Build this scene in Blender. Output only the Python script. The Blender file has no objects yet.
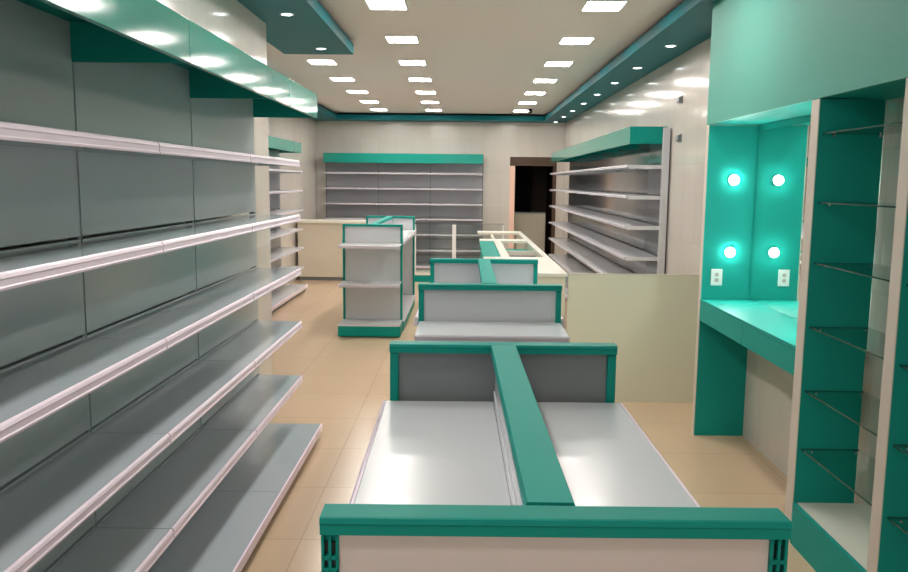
import bpy, bmesh, math, random
from mathutils import Matrix, Vector
random.seed(4)
C = bpy.context.scene.collection

# ------------------------------------------------------------------ materials
def mat(name, col, rough=.5, metal=0., spec=.5, coat=0., noise=0., nscale=6., emis=None, estr=0., trans=0., ior=1.45, bump=0.):
    m = bpy.data.materials.new(name); m.use_nodes = True
    nt = m.node_tree; b = nt.nodes['Principled BSDF']
    c = (*col, 1)
    b.inputs['Base Color'].default_value = c
    b.inputs['Roughness'].default_value = rough
    b.inputs['Metallic'].default_value = metal
    b.inputs['Specular IOR Level'].default_value = spec
    b.inputs['Coat Weight'].default_value = coat
    b.inputs['Coat Roughness'].default_value = .08
    b.inputs['IOR'].default_value = ior
    if trans: b.inputs['Transmission Weight'].default_value = trans
    if emis:
        b.inputs['Emission Color'].default_value = (*emis, 1); b.inputs['Emission Strength'].default_value = estr
    if noise or bump:
        tc = nt.nodes.new('ShaderNodeTexCoord'); n = nt.nodes.new('ShaderNodeTexNoise')
        n.inputs['Scale'].default_value = nscale; n.inputs['Detail'].default_value = 3
        nt.links.new(tc.outputs['Object'], n.inputs['Vector'])
        if noise:
            mx = nt.nodes.new('ShaderNodeMix'); mx.data_type = 'RGBA'
            mx.inputs['A'].default_value = (*[v*(1-noise) for v in col], 1)
            mx.inputs['B'].default_value = (*[min(1, v*(1+noise)) for v in col], 1)
            nt.links.new(n.outputs['Fac'], mx.inputs['Factor']); nt.links.new(mx.outputs['Result'], b.inputs['Base Color'])
        if bump:
            bp = nt.nodes.new('ShaderNodeBump'); bp.inputs['Strength'].default_value = bump; bp.inputs['Distance'].default_value = .01
            nt.links.new(n.outputs['Fac'], bp.inputs['Height']); nt.links.new(bp.outputs['Normal'], b.inputs['Normal'])
    return m

def tile_mat(name, col, mortar, plane, w, h, rough, gap=.004, streak=.06, offs=(0, 0), bump=.15, wave=0.):
    m = bpy.data.materials.new(name); m.use_nodes = True
    nt = m.node_tree; L = nt.links; b = nt.nodes['Principled BSDF']
    tc = nt.nodes.new('ShaderNodeTexCoord'); sp = nt.nodes.new('ShaderNodeSeparateXYZ'); cb = nt.nodes.new('ShaderNodeCombineXYZ')
    L.new(tc.outputs['Object'], sp.inputs[0])
    L.new(sp.outputs[plane[0]], cb.inputs[0]); L.new(sp.outputs[plane[1]], cb.inputs[1])
    mp = nt.nodes.new('ShaderNodeMapping'); mp.inputs['Location'].default_value = (offs[0], offs[1], 0)
    L.new(cb.outputs[0], mp.inputs[0])
    br = nt.nodes.new('ShaderNodeTexBrick'); br.offset = 0; br.squash = 1
    br.inputs['Scale'].default_value = 1; br.inputs['Brick Width'].default_value = w; br.inputs['Row Height'].default_value = h
    br.inputs['Mortar Size'].default_value = gap; br.inputs['Mortar Smooth'].default_value = .3; br.inputs['Bias'].default_value = 0
    br.inputs['Color1'].default_value = (*[v*.97 for v in col], 1); br.inputs['Color2'].default_value = (*[min(1, v*1.03) for v in col], 1)
    br.inputs['Mortar'].default_value = (*mortar, 1)
    L.new(mp.outputs[0], br.inputs['Vector'])
    mp2 = nt.nodes.new('ShaderNodeMapping'); mp2.inputs['Scale'].default_value = (3.5, .6, 1)
    L.new(cb.outputs[0], mp2.inputs[0])
    n = nt.nodes.new('ShaderNodeTexNoise'); n.inputs['Scale'].default_value = 2.2; n.inputs['Detail'].default_value = 5
    L.new(mp2.outputs[0], n.inputs['Vector'])
    mr = nt.nodes.new('ShaderNodeMapRange'); mr.inputs['To Min'].default_value = 1-streak; mr.inputs['To Max'].default_value = 1+streak
    L.new(n.outputs['Fac'], mr.inputs['Value'])
    mx = nt.nodes.new('ShaderNodeVectorMath'); mx.operation = 'SCALE'
    L.new(br.outputs['Color'], mx.inputs[0]); L.new(mr.outputs[0], mx.inputs['Scale'])
    L.new(mx.outputs[0], b.inputs['Base Color'])
    b.inputs['Roughness'].default_value = rough
    bp = nt.nodes.new('ShaderNodeBump'); bp.inputs['Strength'].default_value = bump; bp.inputs['Distance'].default_value = .003; bp.invert = True
    L.new(br.outputs['Fac'], bp.inputs['Height']); L.new(bp.outputs['Normal'], b.inputs['Normal'])
    return m

def glass_mat(name, tint, alpha=.12, rough=.02):
    """thin clear pane: mostly see-through, with a glossy surface and a green cast"""
    m = bpy.data.materials.new(name); m.use_nodes = True
    nt = m.node_tree; L = nt.links; nt.nodes.clear()
    out = nt.nodes.new('ShaderNodeOutputMaterial'); tr = nt.nodes.new('ShaderNodeBsdfTransparent'); gl = nt.nodes.new('ShaderNodeBsdfGlossy')
    tr.inputs['Color'].default_value = (*tint, 1); gl.inputs['Roughness'].default_value = rough
    fr = nt.nodes.new('ShaderNodeFresnel'); fr.inputs['IOR'].default_value = 1.45
    mx = nt.nodes.new('ShaderNodeMixShader')
    geo = nt.nodes.new('ShaderNodeNewGeometry'); mr = nt.nodes.new('ShaderNodeMapRange'); mr.inputs['To Min'].default_value = 1.45; mr.inputs['To Max'].default_value = 1/1.45
    L.new(geo.outputs['Backfacing'], mr.inputs['Value']); L.new(mr.outputs[0], fr.inputs['IOR'])
    L.new(fr.outputs[0], mx.inputs[0]); L.new(tr.outputs[0], mx.inputs[1]); L.new(gl.outputs[0], mx.inputs[2]); L.new(mx.outputs[0], out.inputs['Surface'])
    return m

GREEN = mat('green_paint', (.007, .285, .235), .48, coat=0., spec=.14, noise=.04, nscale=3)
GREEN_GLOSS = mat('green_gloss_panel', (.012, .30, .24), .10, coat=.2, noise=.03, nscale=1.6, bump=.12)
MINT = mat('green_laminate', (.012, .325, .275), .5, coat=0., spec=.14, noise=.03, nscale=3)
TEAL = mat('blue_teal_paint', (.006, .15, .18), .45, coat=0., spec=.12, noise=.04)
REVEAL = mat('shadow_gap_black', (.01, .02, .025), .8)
STEEL = mat('light_grey_steel', (.62, .63, .66), .22, coat=.3, noise=.03, nscale=4)
DECK = mat('pale_grey_shelf', (.66, .67, .70), .24, coat=.1, noise=.02, nscale=4)
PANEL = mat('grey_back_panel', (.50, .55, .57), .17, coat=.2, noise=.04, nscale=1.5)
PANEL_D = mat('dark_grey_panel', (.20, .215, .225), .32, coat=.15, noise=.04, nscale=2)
STRIP = mat('lilac_white_strip', (.95, .80, .91), .32, noise=.02)
DARK = mat('dark_slot', (.02, .022, .022), .6)
UPR = mat('upright_grey', (.20, .22, .225), .35)
CREAM = mat('cream_laminate', (.66, .60, .48), .30, coat=.15, noise=.03, nscale=2)
KHAKI = mat('beige_green_laminate', (.74, .70, .55), .30, coat=.2, noise=.04, nscale=1.2)
WHITE_TOP = mat('off_white_top', (.80, .77, .68), .30)
EDGE = mat('pale_edge_band', (.70, .61, .54), .45)
WHITE = mat('white_plastic', (.85, .85, .83), .3)
SOCK = mat('socket_rose', (.60, .45, .42), .4)
CEIL = mat('ceiling_paint', (.70, .67, .63), .75, noise=.01)
LAMP = mat('lamp_diffuser', (1, 1, 1), .4, emis=(1., .95, .90), estr=50.)
SPOT = mat('spot_glass', (1, 1, 1), .4, emis=(.88, .96, 1.), estr=16.)
BULB = mat('vanity_bulb', (1, 1, 1), .3, emis=(.86, 1., .93), estr=370.)
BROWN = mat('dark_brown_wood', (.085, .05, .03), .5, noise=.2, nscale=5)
BLACK = mat('opening_shade_black', (.006, .005, .005), .9)
JAMB_LIT = mat('jamb_painted_light', (.95, .64, .50), .5)  # light falling on the jamb is painted into this bright rose
FASCIA = mat('pale_green_laminate', (.075, .37, .295), .55, coat=0., noise=.02)
LSHELF = mat('grey_shelf_plate', (.47, .52, .56), .12, coat=.25, noise=.02)
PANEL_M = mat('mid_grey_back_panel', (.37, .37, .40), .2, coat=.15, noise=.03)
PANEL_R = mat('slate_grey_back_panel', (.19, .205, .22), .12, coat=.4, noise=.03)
CABD = mat('storage_beige', (.42, .39, .30), .45, noise=.05)
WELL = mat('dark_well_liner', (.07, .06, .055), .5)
THIN = mat('thin_shelf_lip', (.60, .56, .62), .3)
CHROME = mat('chrome', (.8, .8, .8), .12, metal=1)
MIRROR = mat('mirror_silver', (.86, .93, .90), .015, metal=1)
GLASS = glass_mat('shelf_glass', (.90, .97, .95))
GLASS_EDGE = mat('glass_edge_green', (.01, .07, .055), .15)
CLEAR = glass_mat('display_glass', (.93, .96, .95))
FLOORM = tile_mat('floor_tiles', (.66, .48, .325), (.56, .405, .27), 'XY', .62, .62, .20, .005, .03, (.1, .31), .05)
WALL_X = tile_mat('wall_tiles_side', (.66, .61, .555), (.585, .54, .49), 'YZ', .32, .62, .13, .003, .06, (.05, .1), .06)
WALL_Y = tile_mat('wall_tiles_end', (.66, .61, .555), (.585, .54, .49), 'XZ', .32, .62, .15, .003, .06, (.0, .1), .06)

# ------------------------------------------------------------------ helpers
def bx(bm, x0, x1, y0, y1, z0, z1):
    x0, x1 = min(x0, x1), max(x0, x1); y0, y1 = min(y0, y1), max(y0, y1); z0, z1 = min(z0, z1), max(z0, z1)
    v = [bm.verts.new(p) for p in ((x0,y0,z0),(x1,y0,z0),(x1,y1,z0),(x0,y1,z0),(x0,y0,z1),(x1,y0,z1),(x1,y1,z1),(x0,y1,z1))]
    for f in ((3,2,1,0),(4,5,6,7),(0,1,5,4),(1,2,6,5),(2,3,7,6),(3,0,4,7)): bm.faces.new([v[i] for i in f])
def prism(bm, pts, axis, a, b):
    """closed 2-D outline swept along an axis; pts are (u, v): axis X -> (y,z), Y -> (x,z), Z -> (x,y)"""
    def P(u, v, t): return {'X': (t, u, v), 'Y': (u, t, v), 'Z': (u, v, t)}[axis]
    A = [bm.verts.new(P(u, v, a)) for u, v in pts]; B = [bm.verts.new(P(u, v, b)) for u, v in pts]
    n = len(pts)
    bm.faces.new(A); bm.faces.new(B[::-1])
    for i in range(n): bm.faces.new((A[i], B[i], B[(i+1) % n], A[(i+1) % n]))
def disc(bm, c, r, h, axis='Z', n=24):
    pts = [(c[0]*0 + r*math.cos(2*math.pi*i/n), r*math.sin(2*math.pi*i/n)) for i in range(n)]
    if axis == 'Z': prism(bm, [(c[0]+u, c[1]+v) for u, v in pts], 'Z', c[2], c[2]+h)
    if axis == 'Y': prism(bm, [(c[0]+u, c[2]+v) for u, v in pts], 'Y', c[1], c[1]+h)
    if axis == 'X': prism(bm, [(c[1]+u, c[2]+v) for u, v in pts], 'X', c[0], c[0]+h)
def obj(name, bm, m, parent=None, bevel=0., smooth=False):
    bmesh.ops.recalc_face_normals(bm, faces=bm.faces)
    me = bpy.data.meshes.new(name); bm.to_mesh(me); bm.free(); me.materials.append(m)
    o = bpy.data.objects.new(name, me); C.objects.link(o)
    if parent:
        o.parent = parent
        anc = Vector((0, 0, 0)); p = parent
        while p: anc += p.location; p = p.parent
        o.location = -anc          # meshes are written in room coordinates
    if smooth:
        for p in me.polygons: p.use_smooth = True
    if bevel:
        b = o.modifiers.new('bevel', 'BEVEL'); b.width = bevel; b.segments = 2; b.limit_method = 'ANGLE'
    return o
def box(name, dims, m, parent=None, bevel=0.):
    bm = bmesh.new(); bx(bm, *dims); return obj(name, bm, m, parent, bevel)
def thing(name, label, cat, loc=(0,0,0), group=None):
    o = bpy.data.objects.new(name, None); C.objects.link(o); o.location = loc; o.empty_display_size = .1
    o['label'] = label; o['category'] = cat
    if group: o['group'] = group
    return o
def tag(o, label, cat, group=None):
    o['label'] = label; o['category'] = cat
    if group: o['group'] = group
    return o
def struct(name, bm, m):
    o = obj(name, bm, m); o['kind'] = 'structure'; return o
def sbox(name, dims, m):
    bm = bmesh.new(); bx(bm, *dims); return struct(name, bm, m)

XL, XR, XLF, YB, YN, ZC, ZS = -1.40, 1.80, -2.73, 14.78, -2.6, 2.80, 2.68
YE = 5.74      # where the near left wall ends and the shop widens

# ------------------------------------------------------------------ the room
sbox('floor', (XLF-.1, XR+.1, YN-.1, 17.3, -.1, 0), FLOORM)
sbox('ceiling', (XLF-.1, XR+.1, YN-.1, YB+.12, ZC, ZC+.1), CEIL)
sbox('wall_right', (XR, XR+.1, YN-.1, YB+.12, 0, ZC), WALL_X)
bm = bmesh.new(); bx(bm, XLF-.1, XL, YN-.1, YE, 0, ZC); struct('wall_left', bm, WALL_X)
sbox('wall_far_left', (XLF-.1, XLF, YE, YB+.12, 0, ZC), WALL_X)
DX0, DX1, DZ = .81, 1.66, 2.065
bm = bmesh.new()
bx(bm, XLF, DX0, YB, YB+.12, 0, ZC); bx(bm, DX1, XR, YB, YB+.12, 0, ZC); bx(bm, DX0, DX1, YB, YB+.12, DZ, ZC)
struct('wall_back', bm, WALL_Y)
bm = bmesh.new()
bx(bm, XL, -1.0, YN-.1, YN, 0, ZC); bx(bm, 1.45, XR, YN-.1, YN, 0, ZC); bx(bm, -1.0, 1.45, YN-.1, YN, 2.35, ZC)
struct('wall_front', bm, WALL_Y)
bm = bmesh.new()
for x in (-1.0, .2, 1.41): bx(bm, x, x+.04, YN-.07, YN-.03, 0, 2.35)
bx(bm, -.96, 1.41, YN-.07, YN-.03, 2.31, 2.35); bx(bm, -.96, 1.41, YN-.07, YN-.03, 0, .05)
struct('fill_window_1', bm, WHITE)  # unseen shopfront glazing, added to let in fill light from behind the camera
bm = bmesh.new(); bx(bm, -.96, .2, YN-.053, YN-.047, .05, 2.31); bx(bm, .24, 1.41, YN-.053, YN-.047, .05, 2.31); struct('fill_window_2', bm, CLEAR)
# soffits: flat underside, fascia, then a shadow gap under the ceiling
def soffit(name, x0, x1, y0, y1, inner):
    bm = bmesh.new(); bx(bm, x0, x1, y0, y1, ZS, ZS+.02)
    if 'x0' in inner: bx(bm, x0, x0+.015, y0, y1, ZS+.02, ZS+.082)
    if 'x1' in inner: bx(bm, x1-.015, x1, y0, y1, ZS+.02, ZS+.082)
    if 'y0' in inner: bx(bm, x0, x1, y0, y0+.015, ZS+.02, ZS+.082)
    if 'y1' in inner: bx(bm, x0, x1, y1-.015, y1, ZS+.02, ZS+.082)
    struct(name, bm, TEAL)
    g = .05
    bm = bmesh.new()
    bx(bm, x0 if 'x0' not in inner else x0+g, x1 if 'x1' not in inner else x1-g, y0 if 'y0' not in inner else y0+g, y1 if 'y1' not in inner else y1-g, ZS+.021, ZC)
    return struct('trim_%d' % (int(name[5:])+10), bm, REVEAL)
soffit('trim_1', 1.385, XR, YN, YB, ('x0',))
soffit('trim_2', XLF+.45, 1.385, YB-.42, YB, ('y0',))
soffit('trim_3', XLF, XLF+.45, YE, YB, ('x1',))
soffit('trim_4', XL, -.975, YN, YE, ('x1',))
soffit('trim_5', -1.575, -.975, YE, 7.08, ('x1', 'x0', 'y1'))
# back room seen through the doorway
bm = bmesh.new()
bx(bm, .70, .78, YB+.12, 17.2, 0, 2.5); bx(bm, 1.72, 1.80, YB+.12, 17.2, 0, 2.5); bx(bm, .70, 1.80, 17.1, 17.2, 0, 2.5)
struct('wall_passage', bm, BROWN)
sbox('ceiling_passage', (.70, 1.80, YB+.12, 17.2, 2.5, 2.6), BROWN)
bm = bmesh.new(); bx(bm, DX0, DX1, YB-.012, YB+.13, DZ-.16, DZ); bx(bm, DX1-.06, DX1, YB-.012, YB+.13, 0, DZ-.16); struct('trim_6', bm, BROWN)
bm = bmesh.new(); bx(bm, DX0, DX0+.095, YB-.005, YB+.10, 0, DZ-.16); struct('trim_7', bm, JAMB_LIT)

# ------------------------------------------------------------------ ceiling lights
def panel_light(x, y, label):
    t = thing('ceiling_light', label, 'ceiling light', (x, y, ZC), 'recessed ceiling light panels')
    w, d = .125, .145
    bm = bmesh.new()
    bx(bm, x-w-.012, x+w+.012, y-d-.012, y-d, ZC-.008, ZC+.002); bx(bm, x-w-.012, x+w+.012, y+d, y+d+.012, ZC-.008, ZC+.002)
    bx(bm, x-w-.012, x-w, y-d, y+d, ZC-.008, ZC+.002); bx(bm, x+w, x+w+.012, y-d, y+d, ZC-.008, ZC+.002)
    obj('light_frame', bm, WHITE, t)
    box('diffuser', (x-w, x+w, y-d, y+d, ZC-.005, ZC+.002), LAMP, t)
ORD = ['farthest', 'second farthest', 'third farthest', 'fourth farthest', 'fifth farthest', 'sixth farthest', 'seventh farthest', 'eighth farthest', 'ninth farthest', 'tenth farthest', 'eleventh farthest']
ys = [13.72 - 1.345*i for i in range(11)]
for i, y in enumerate(ys[:8]): panel_light(.925, y, 'square white ceiling light panel, %s of the right-hand row' % ORD[i])
for i, y in enumerate(ys): panel_light(-.55, y, 'square white ceiling light panel, %s of the middle row' % ORD[i])
for i, y in enumerate(ys[:5]): panel_light(-1.47, y, 'square white ceiling light panel, %s of the short left row' % ORD[i])
def downlight(x, y, label, grp):
    t = thing('downlight', label, 'spotlight', (x, y, ZS), grp)
    bm = bmesh.new(); n = 24
    for i in range(n):
        a, b = 2*math.pi*i/n, 2*math.pi*(i+1)/n
        q = []
        for z in (ZS+.001, ZS-.006):
            for r, an in ((.034, a), (.046, a), (.046, b), (.034, b)): q.append(bm.verts.new((x+r*math.cos(an), y+r*math.sin(an), z)))
        for f in ((4,5,6,7), (0,3,2,1), (1,2,6,5), (0,4,7,3)): bm.faces.new([q[k] for k in f])
    bmesh.ops.remove_doubles(bm, verts=bm.verts, dist=1e-5)
    obj('trim_ring', bm, WHITE, t)
    bm = bmesh.new(); disc(bm, (x, y, ZS-.003), .034, .004); obj('lens', bm, SPOT, t)
for i, y in enumerate([14.55, 13.4, 12.3, 11.15, 10.02, 8.87, 7.72, 6.5]):
    downlight(1.60, y, 'small round spotlight in the right blue soffit, %s from the camera' % ORD[i], 'spotlights in the right soffit')
downlight(-1.20, 6.76, 'small round spotlight near the far end of the left blue soffit', 'spotlights in the left soffit')
downlight(-1.18, 5.40, 'small round spotlight in left blue soffit, at the top edge of the view', 'spotlights in the left soffit')
o = box('smoke_detector', (1.02, 1.08, 13.35, 13.41, ZC-.07, ZC), DARK, None, .008)
tag(o, 'small black box hanging from the ceiling by the far right corner', 'detector')
for z, y, lab in ((2.30, 6.87, 'small dark wall bracket high on the tiled right wall, upper one'), (1.985, 6.85, 'small dark wall bracket beside the right shelving canopy, lower one')):
    bm = bmesh.new(); bx(bm, XR-.012, XR, y-.05, y+.05, z-.032, z+.032); bx(bm, XR-.03, XR-.012, y-.043, y+.043, z-.022, z+.022)
    tag(obj('wall_bracket', bm, UPR, None, .003), lab, 'bracket', 'dark brackets on the right wall')

# ------------------------------------------------------------------ wall shelving
def strip_profile(s, xf, z, k=1.):
    """price strip section at the shelf's front; s = +1 when the shelf faces +X"""
    P = [(0, 0), (.004, .002), (.009, -.003), (.012, -.011), (.0105, -.014), (.0105, -.028), (.013, -.031), (.012, -.037), (0, -.037)]
    return [(xf + s*u*k, z+v*k) for u, v in P]
def wall_shelving(label, axis, back, front, a0, a1, n, levels, z_top, basef, canopy=(1.97, 2.105), canf=None, side_panel=None, green_kick=False, tones=(PANEL, LSHELF, STRIP), k=1.):
    """axis 'Y': unit runs along Y, plates stick out in X from back to front. axis 'X': runs along X, sticks out in -Y."""
    s = 1 if front > back else -1
    canf = canf if canf is not None else basef
    loc = ((front+back)/2, (a0+a1)/2, 0) if axis == 'Y' else ((a0+a1)/2, (front+back)/2, 0)
    t = thing('wall_shelving', label, 'shelving', loc)
    def B(bm, d0, d1, u0, u1, z0, z1):
        if axis == 'Y': bx(bm, d0, d1, u0, u1, z0, z1)
        else: bx(bm, u0, u1, d0, d1, z0, z1)
    def sweep(bm, pts, u0, u1): prism(bm, pts, 'Y' if axis == 'Y' else 'X', u0, u1)
    L = (a1-a0)/n
    lv = sorted(levels)
    for i in range(n+1):
        u = a0+i*L; bm = bmesh.new(); B(bm, back-s*.03, back+s*.001, u-.016, u+.016, 0, z_top)
        obj('upright', bm, UPR, t)
    for i in range(n):
        u0, u1 = a0+i*L+.006, a0+(i+1)*L-.006
        if i == 0: u0 -= .004
        bm = bmesh.new(); z = .10
        for zt in lv + [z_top]:
            B(bm, back-s*.012, back+s*.006, u0, u1, z, zt+.006 if zt != z_top else zt); z = zt+.016
        obj('back_panel', bm, tones[0], t)
        for z in lv:
            bm = bmesh.new(); B(bm, back+s*.008, front-s*.001, u0-.004, u1+.004, z-.012, z)
            B(bm, back+s*.008, back+s*.03, u0-.004, u1+.004, z-.03, z-.012); B(bm, front-s*.012, front-s*.001, u0-.004, u1+.004, z-.034*k, z-.012)
            for uu in (u0-.004, u1+.001):      # bracket
                B(bm, back+s*.008, front-s*.012, uu, uu+.003, z-.032, z-.012)
            sh = obj('shelf', bm, tones[1], t)
            bm = bmesh.new(); sweep(bm, strip_profile(s, front, z, k), u0-.002, u1+.002); obj('price_strip', bm, tones[2], sh)
        bm = bmesh.new(); B(bm, back+s*.008, basef-s*.001, u0-.004, u1+.004, .078, .092); sh = obj('base_shelf', bm, tones[1], t)
        bm = bmesh.new(); B(bm, basef-s*.001, basef+s*.008, u0-.004, u1+.004, .050, .094); obj('price_strip', bm, STRIP, sh)
    bm = bmesh.new()
    B(bm, back, basef-s*.03, a0+.01, a1-.01, 0, .078); obj('kick_plate', bm, GREEN if green_kick else UPR, t)
    c0, c1 = canopy
    cn = thing_part('canopy', t)
    for i in range(n):
        bm = bmesh.new(); B(bm, canf-s*.018, canf, a0+i*L+.0015, a0+(i+1)*L-.0015, c0, c1); obj('canopy_front', bm, GREEN_GLOSS, cn, .001)
    for i in range(n+1):
        u = a0+i*L; w = .009; uu = min(max(u, a0+w), a1-w)
        bm = bmesh.new(); B(bm, back+s*.007, canf-s*.0185, uu-w, uu+w, c0, c1-.013); obj('canopy_divider', bm, GREEN, cn)
    bm = bmesh.new(); B(bm, back-s*.012, canf-s*.0185, a0, a1, c1-.012, c1); obj('canopy_top', bm, GREEN, cn)
    if side_panel is not None:
        u0, u1 = side_panel
        bm = bmesh.new(); B(bm, back-s*.03, back+s*.03, u0, u1, 0, z_top); obj('side_post', bm, STEEL, t, .002)
    return t
def thing_part(name, parent):
    o = bpy.data.objects.new(name, None); C.objects.link(o); o.parent = parent; o.location = -parent.location; o.empty_display_size = .05
    return o
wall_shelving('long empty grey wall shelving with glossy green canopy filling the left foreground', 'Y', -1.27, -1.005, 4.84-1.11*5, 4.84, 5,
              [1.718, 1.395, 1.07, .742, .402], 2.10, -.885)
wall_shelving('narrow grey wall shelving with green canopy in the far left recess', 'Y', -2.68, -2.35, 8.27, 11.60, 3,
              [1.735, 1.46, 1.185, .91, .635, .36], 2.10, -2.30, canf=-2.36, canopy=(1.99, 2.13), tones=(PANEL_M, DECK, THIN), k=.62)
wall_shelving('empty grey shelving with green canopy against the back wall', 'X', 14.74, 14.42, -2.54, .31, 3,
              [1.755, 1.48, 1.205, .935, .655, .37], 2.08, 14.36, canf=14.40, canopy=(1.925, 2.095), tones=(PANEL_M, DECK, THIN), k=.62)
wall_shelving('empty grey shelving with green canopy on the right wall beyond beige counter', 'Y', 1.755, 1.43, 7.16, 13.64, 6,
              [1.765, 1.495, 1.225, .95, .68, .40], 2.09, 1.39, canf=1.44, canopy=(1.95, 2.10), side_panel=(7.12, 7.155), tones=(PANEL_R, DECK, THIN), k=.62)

# ------------------------------------------------------------------ gondolas
def frame_parts(t, x0, x1, y, z_top, d=.042, slots=False, face=-1, panel=PANEL_D, pw=.024):
    """one end frame in the plane y: two posts, a rail and the panel between"""
    ya, yb = y-d/2, y+d/2
    for sx, px in ((1, x0), (-1, x1)):
        bm = bmesh.new()
        if slots:
            e0, e1 = sorted((px, px+sx*pw))
            bx(bm, e0, e1, ya+.012, yb, 0, z_top-.028)
            for k in range(3):
                c = e0 + (e1-e0-.004)*k/2; bx(bm, c, c+.004, ya, ya+.012, 0, z_top-.028)
            z = .02
            while z < z_top-.05:
                bx(bm, e0, e1, ya, ya+.0115, z, z+.0055); z += .0175
        else:
            bx(bm, px, px+sx*pw, ya, yb, 0, z_top-.027)
        obj('post', bm, GREEN, t, .0 if slots else .002)
        if slots:
            bm = bmesh.new(); bx(bm, px+sx*.003, px+sx*(pw-.003), ya+.009, ya+.0118, 0.01, z_top-.04); obj('slot_shade', bm, DARK, t)  # dark strip behind the slots paints the shade inside the hollow post
    # rail: flat cap with a front lip and a shallow groove
    P = [(ya-.006, z_top-.008), (ya-.004, z_top-.001), (ya, z_top), (yb, z_top), (yb+.004, z_top-.001), (yb+.006, z_top-.008), (yb+.004, z_top-.011), (yb+.004, z_top-.025), (ya-.004, z_top-.025), (ya-.004, z_top-.011)]
    bm = bmesh.new(); prism(bm, P, 'X', x0-.001, x1+.001); obj('top_rail', bm, GREEN, t)
    pd = .012
    if slots: py0, py1 = ya+.006, ya+.006+pd
    else: py0, py1 = y-pd/2, y+pd/2
    box('end_panel', (x0+pw, x1-pw, py0, py1, 0.01, z_top-.027), panel, t)

def gondola(label, cx, y0, y1, n, w=.635, z_top=1.15, cap=False, levels=(.99, .55), slots=False, endpanel=PANEL_D, front_panel=None, group=None, cap_levels=(.95, .55), side_levels=None, mid_panel=STEEL):
    t = thing('gondola_shelving', label, 'shelving', (cx, (y0+y1)/2, 0), group)
    x0, x1 = cx-w/2, cx+w/2; L = (y1-y0-.06)/n
    if slots: frame_parts(t, x0, x1, y0, z_top, slots=True, panel=front_panel or endpanel)
    else: frame_parts(t, x0, x1, y0, z_top, panel=front_panel or endpanel)
    frame_parts(t, x0, x1, y1, z_top, panel=endpanel)
    ya, yb = y0+.03, y1-.03
    P = [(cx-.036, z_top-.006), (cx-.033, z_top+.001), (cx+.033, z_top+.001), (cx+.036, z_top-.006), (cx+.034, z_top-.012), (cx+.034, z_top-.03), (cx-.034, z_top-.03), (cx-.034, z_top-.012)]
    bm = bmesh.new(); prism(bm, P, 'Y', ya+.002, yb-.002); obj('top_beam', bm, MINT, t)
    for i in range(n):
        u0, u1 = ya+i*L+.003, ya+(i+1)*L-.003
        box('central_panel', (cx-.022, cx+.022, u0, u1, .1, z_top-.031), mid_panel, t)
        for sx in (-1, 1):
            for z in levels:
                bm = bmesh.new(); e = cx+sx*(w/2+.010)
                bx(bm, cx+sx*.027, e, u0, u1, z-.013, z); bx(bm, e-sx*.012, e, u0, u1, z-.036, z-.013)
                for k in range(6): pass
                sh = obj('shelf', bm, DECK, t, .0015)
                bm = bmesh.new(); prism(bm, strip_profile(sx, e+sx*.0005, z), 'Y', u0+.001, u1-.001); obj('price_strip', bm, STRIP, sh)
                bm = bmesh.new(); bx(bm, cx+sx*.0225, cx+sx*.0265, u0, u1, z-.006, z+.03); obj('shelf_hook_rail', bm, STEEL, sh)
            bm = bmesh.new(); bx(bm, cx+sx*.023, cx+sx*(w/2+.02), u0, u1, .10, .114); obj('base_shelf', bm, DECK, t)
            bm = bmesh.new(); bx(bm, cx+sx*(w/2-.02), cx+sx*(w/2+.005), u0, u1, 0, .099); obj('kick_plate', bm, GREEN, t)
    if cap:
        yf = y0-.36
        for z in cap_levels:
            bm = bmesh.new(); bx(bm, x0+.005, x1-.005, yf, y0-.032, z-.013, z); bx(bm, x0+.005, x1-.005, yf, yf+.012, z-.026, z-.013)
            sh = obj('end_shelf', bm, DECK, t, .0015)
            bm = bmesh.new(); prism(bm, [(yf-.001-(u-0), v) for u, v in strip_profile(1, 0, z, .75)], 'X', x0+.006, x1-.006); obj('price_strip', bm, THIN, sh)
        bm = bmesh.new(); bx(bm, x0, x1, yf, y0-.032, .118, .134); obj('end_base_shelf', bm, DECK, t)
        bm = bmesh.new(); bx(bm, x0-.004, x1+.004, yf, y0-.04, 0.012, .117); obj('end_kick_plate', bm, GREEN, t, .002)
    return t
PINKP = mat('pale_rose_grey_panel', (.72, .62, .59), .25, coat=.2, noise=.03)
g = gondola('nearest low gondola shelf with slotted green frame along the bottom edge', .119, 1.055, 2.22, 1, slots=True, endpanel=PANEL_D, front_panel=PINKP, group='green framed gondola shelves')
g.rotation_euler[2] = math.radians(.75)
gondola('second green framed gondola shelf, behind the nearest one, with an end shelf', .115, 3.54, 4.72, 1, cap=True, cap_levels=(.985, .55), endpanel=STEEL, front_panel=STEEL, group='green framed gondola shelves')
gondola('green framed gondola standing alone in the left aisle before the cream counter', -.975, 8.46, 10.50, 2, cap=True, levels=(.97,), cap_levels=(.95, .55), endpanel=STEEL, front_panel=STEEL, group='green framed gondola shelves')

# ------------------------------------------------------------------ counters
t = thing('reception_counter', 'long cream counter in front of the back wall shelving, at left', 'counter', (-1.75, 13.0, 0))
box('counter_body', (-2.68, -.83, 12.80, 13.25, .06, .93), CREAM, t)
box('toe_kick', (-2.66, -.85, 12.83, 13.22, 0, .06), UPR, t)
box('countertop', (-2.70, -.82, 12.76, 13.28, .93, .965), WHITE_TOP, t, .003)
box('joint_strip', (-1.66, -1.65, 12.797, 12.8, .06, .93), UPR, t)

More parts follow.
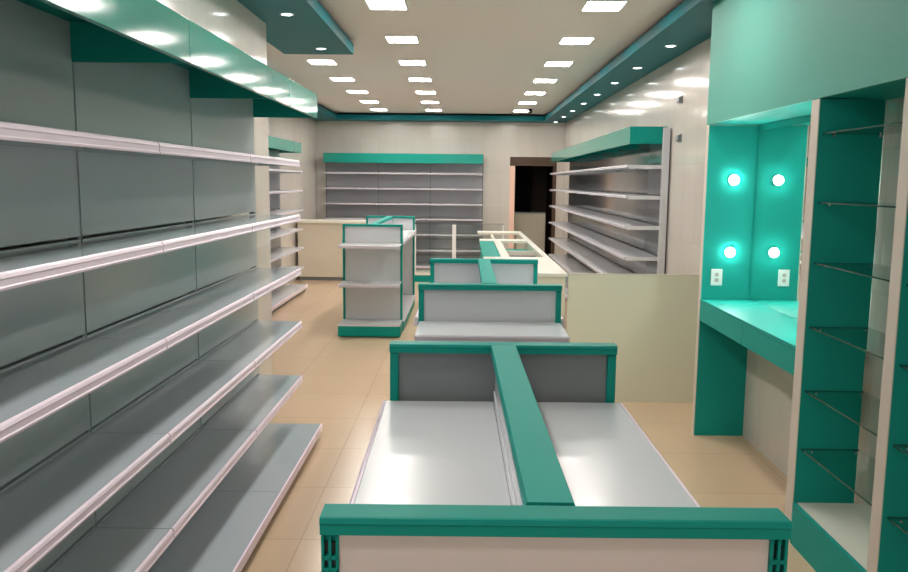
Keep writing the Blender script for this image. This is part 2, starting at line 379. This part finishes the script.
t = thing('glass_showcase', 'glass display counter with green plinth behind the second gondola', 'display case', (-.1, 13.0, 0))
box('plinth', (-.80, .62, 12.78, 13.2, 0, .11), GREEN, t)
box('deck', (-.80, .62, 12.77, 13.2, .11, .15), WHITE_TOP, t)
for x in (-.79, -.17, .61):
    box('corner_post', (x-(.03 if -.7 < x < .6 else .01), x+(.03 if -.7 < x < .6 else .01), 12.775, 12.80, .15, .925), WHITE, t)
for a, b in ((-.78, -.185), (-.155, .60)):
    box('front_glass', (a, b, 12.783, 12.789, .15, .93), CLEAR, t)
box('top_glass', (-.80, .62, 12.77, 13.2, .93, .94), CLEAR, t)
box('rear_rail', (-.80, .62, 13.18, 13.2, .15, .93), WHITE, t) if False else None
for z in (.42, .68): box('glass_shelf', (-.78, .60, 12.84, 13.14, z, z+.006), CLEAR, t)

# checkout run on the centre line behind the gondolas
t = thing('checkout_counter', 'beige checkout counter right behind the second gondola with cream top', 'counter', (.46, 6.4, 0))
box('counter_body', (.18, .735, 5.79, 7.02, 0, .925), KHAKI, t)
box('countertop', (.165, .75, 5.775, 7.04, .925, .95), WHITE_TOP, t, .002)
t = thing('counter_screen', 'tall plain beige panel closing the cashier aisle beside the vanity niche', 'partition', (1.23, 5.79, 0))
box('front_board', (.755, 1.70, 5.775, 5.80, 0, .945), KHAKI, t)
box('top_edge', (.755, 1.70, 5.772, 5.803, .9455, .951), CREAM, t)
t = thing('cashier_desk', 'cream topped cashier desk with dark open wells in the middle distance', 'counter', (.55, 8.9, 0))
box('right_wall', (.70, .745, 7.06, 10.80, 0, .925), KHAKI, t)
box('right_top', (.695, .75, 7.05, 10.82, .925, .95), WHITE_TOP, t)
box('left_wall', (.335, .37, 7.06, 10.80, 0, .925), KHAKI, t)
box('left_top', (.325, .40, 7.05, 9.0, .925, .95), WHITE_TOP, t)
box('cross_top', (.17, .694, 9.0, 9.28, .925, .95), WHITE_TOP, t)
box('far_cross_top', (.17, .694, 10.45, 10.82, .925, .95), WHITE_TOP, t)
box('well_shelf', (.371, .699, 7.06, 7.95, .80, .88), WELL, t)
box('well_divider', (.371, .699, 7.95, 7.98, .0, .925), WHITE_TOP, t)
box('well_drawer', (.371, .699, 8.0, 8.99, .74, .86), GREEN, t)
o = thing('low_cabinet', 'narrow green topped cabinet along the left of the cashier desk', 'cabinet', (.24, 8.0, 0))
box('cabinet_body', (.18, .318, 7.06, 8.98, 0, .925), GREEN, o)
box('cabinet_top', (.165, .322, 7.05, 8.985, .925, .945), GREEN, o)

# ------------------------------------------------------------------ doorway things
t = thing('storage_cabinet', 'grey beige cabinet standing inside the dark doorway', 'cabinet', (1.21, 15.2, 0))
box('cabinet_body', (.925, 1.50, 15.0, 15.4, 0, 1.03), CABD, t)
box('cabinet_top', (.92, 1.505, 14.99, 15.41, 1.03, 1.045), UPR, t)
bm = bmesh.new()
pts = [(.80+.04*i, 16.0+(.025 if i % 2 else -.025)) for i in range(14)]
ring = pts + [(x, y+.012) for x, y in pts[::-1]]
prism(bm, ring, 'Z', .02, 2.2); tag(obj('backdrop', bm, BLACK), 'added black shade curtain inside the dark doorway above the cabinet', 'backdrop')  # black pleated sheet stands in for the unlit depth of the opening

# ------------------------------------------------------------------ right-hand fitment: vanity niche + display towers
XF, XW = 1.484, XR
t = thing('vanity_unit', 'green vanity niche with lit mirror and worktop on the right wall', 'vanity', (1.64, 4.2, 0))
p = box('end_panel', (XF+.004, XW, 5.0, 5.04, 0, 1.962), MINT, t)
box('edge_band', (XF, XF+.004, 4.998, 5.04, 0, 1.962), EDGE, p)
p = box('worktop', (XF, XW, 3.532, 4.998, .868, .886), MINT, t)
for a, b in ((3.532, 4.215), (4.219, 4.996)):
    box('drawer_front', (XF, XF+.018, a, b, .752, .866), MINT, t, .001)
box('drawer_case', (XF+.02, XF+.20, 3.532, 4.996, .76, .866), MINT, t)
box('mirror', (XW-.012, XW-.004, 3.535, 4.985, .888, 1.925), MIRROR, t)
box('mirror_backing', (XW-.004, XW, 3.532, 4.995, .886, 1.962), MINT, t)
box('mirror_rail', (XW-.014, XW-.004, 3.532, 4.995, 1.927, 1.962), MINT, t)
def bulb(x, y, z, side, label):
    bm = bmesh.new(); disc(bm, (x, y if side > 0 else y-.010, z), .031, .010, 'Y'); h = obj('lamp_holder', bm, WHITE, t)
    bm = bmesh.new(); disc(bm, (x, y+.0102 if side > 0 else y-.0132, z), .029, .003, 'Y'); obj('bulb', bm, BULB, h)
for z in (1.63, 1.183): bulb(1.652, 4.998, z, -1, '')
for z in (1.63, 1.183): bulb(1.652, 3.53, z, 1, '')
def outlet(x, y, z):
    bm = bmesh.new(); bx(bm, x-.034, x+.036, y-.008, y, z-.052, z+.052); p = obj('socket_plate', bm, WHITE, t, .003)
    bm = bmesh.new(); disc(bm, (x, y-.0095, z+.017), .013, .002, 'Y', 16); disc(bm, (x, y-.0095, z-.017), .013, .002, 'Y', 16); obj('socket_outlet', bm, SOCK, p)
outlet(1.578, 5.0, 1.025)

o = thing('overhead_fascia', 'large plain green panel above the vanity niche and glass shelves', 'fascia panel', (1.64, 3.5, 1.965))
box('front_board', (XF, XF+.02, .9, 5.04, 1.965, ZS-.001), FASCIA, o)
box('underside', (XF+.02, XW-.001, .9, 5.02, 1.965, 1.985), MINT, o)
box('end_board', (XF+.02, XW-.001, 5.02, 5.04, 1.985, ZS-.001), FASCIA, o)

def tower(label, y0, y1, far_div, near_div):
    """open display bay between two upright dividers; glass shelves rest on small pins"""
    t = thing('display_tower', label, 'shelving', (1.64, (y0+y1)/2, 0), 'green display towers with glass shelves')
    p = box('divider', (XF+.004, 1.757, far_div[0], far_div[1], 0, 1.962), MINT, t); box('edge_band', (XF, XF+.004, *far_div, 0, 1.962), EDGE, p)
    if near_div: p = box('divider', (XF+.004, 1.757, near_div[0], near_div[1], 0, 1.962), MINT, t); box('edge_band', (XF, XF+.004, *near_div, 0, 1.962), EDGE, p)
    box('bottom_board', (XF+.02, XW, y0, y1, .172, .19), WHITE_TOP, t); box('toe_board', (XF, XF+.018, y0, y1, 0, .188), MINT, t)
    for z in (1.815, 1.525, 1.265, .985, .70, .435):
        g = box('glass_shelf', (XF+.022, 1.762, y0+.003, y1-.003, z, z+.006), GLASS, t)
        bm = bmesh.new(); bx(bm, XF+.0195, XF+.0215, y0+.003, y1-.003, z, z+.006); bx(bm, XF+.022, 1.762, y1-.0029, y1-.0012, z, z+.006); obj('glass_edge', bm, GLASS_EDGE, g)
        for x in (1.548, 1.742):
            for y, s in ((y1, -1), (y0, 1)):
                bm = bmesh.new(); disc(bm, (x, min(y, y+s*.014), z-.006), .005, .014, 'Y', 12); obj('shelf_pin', bm, CHROME, t)
tower('green display tower with glass shelves next to the vanity niche', 2.791, 3.454, (3.455, 3.53), None)
tower('green display tower with glass shelves cut by the right edge of the photo', 2.07, 2.723, (2.724, 2.79), (1.99, 2.069))

# ------------------------------------------------------------------ camera
def cam():
    yaw, pitch, roll, f = -0.01284378, 0.12924958, 0.00986948, 800.
    fw = Vector((math.sin(yaw)*math.cos(pitch), math.cos(yaw)*math.cos(pitch), -math.sin(pitch)))
    r0 = Vector((math.cos(yaw), -math.sin(yaw), 0)); u0 = r0.cross(fw)
    c, s = math.cos(roll), math.sin(roll)
    r = c*r0+s*u0; u = -s*r0+c*u0
    cd = bpy.data.cameras.new('camera'); co = bpy.data.objects.new('camera', cd); C.objects.link(co)
    cd.sensor_width = 36; cd.lens = 36*f/908; cd.clip_start = .02
    M = Matrix.Identity(4)
    for i in range(3): M[i][0] = r[i]; M[i][1] = u[i]; M[i][2] = -fw[i]
    M[0][3], M[1][3], M[2][3] = 0, 0, 1.6
    co.matrix_world = M; bpy.context.scene.camera = co
cam()
sc = bpy.context.scene
w = bpy.data.worlds.new('world'); sc.world = w; w.use_nodes = True
w.node_tree.nodes['Background'].inputs[0].default_value = (1, .93, .88, 1); w.node_tree.nodes['Background'].inputs[1].default_value = 2.2
sc.view_settings.view_transform = 'Standard'; sc.view_settings.look = 'None'; sc.view_settings.gamma = 1; sc.view_settings.use_curve_mapping = False
sc.view_settings.exposure = 0.
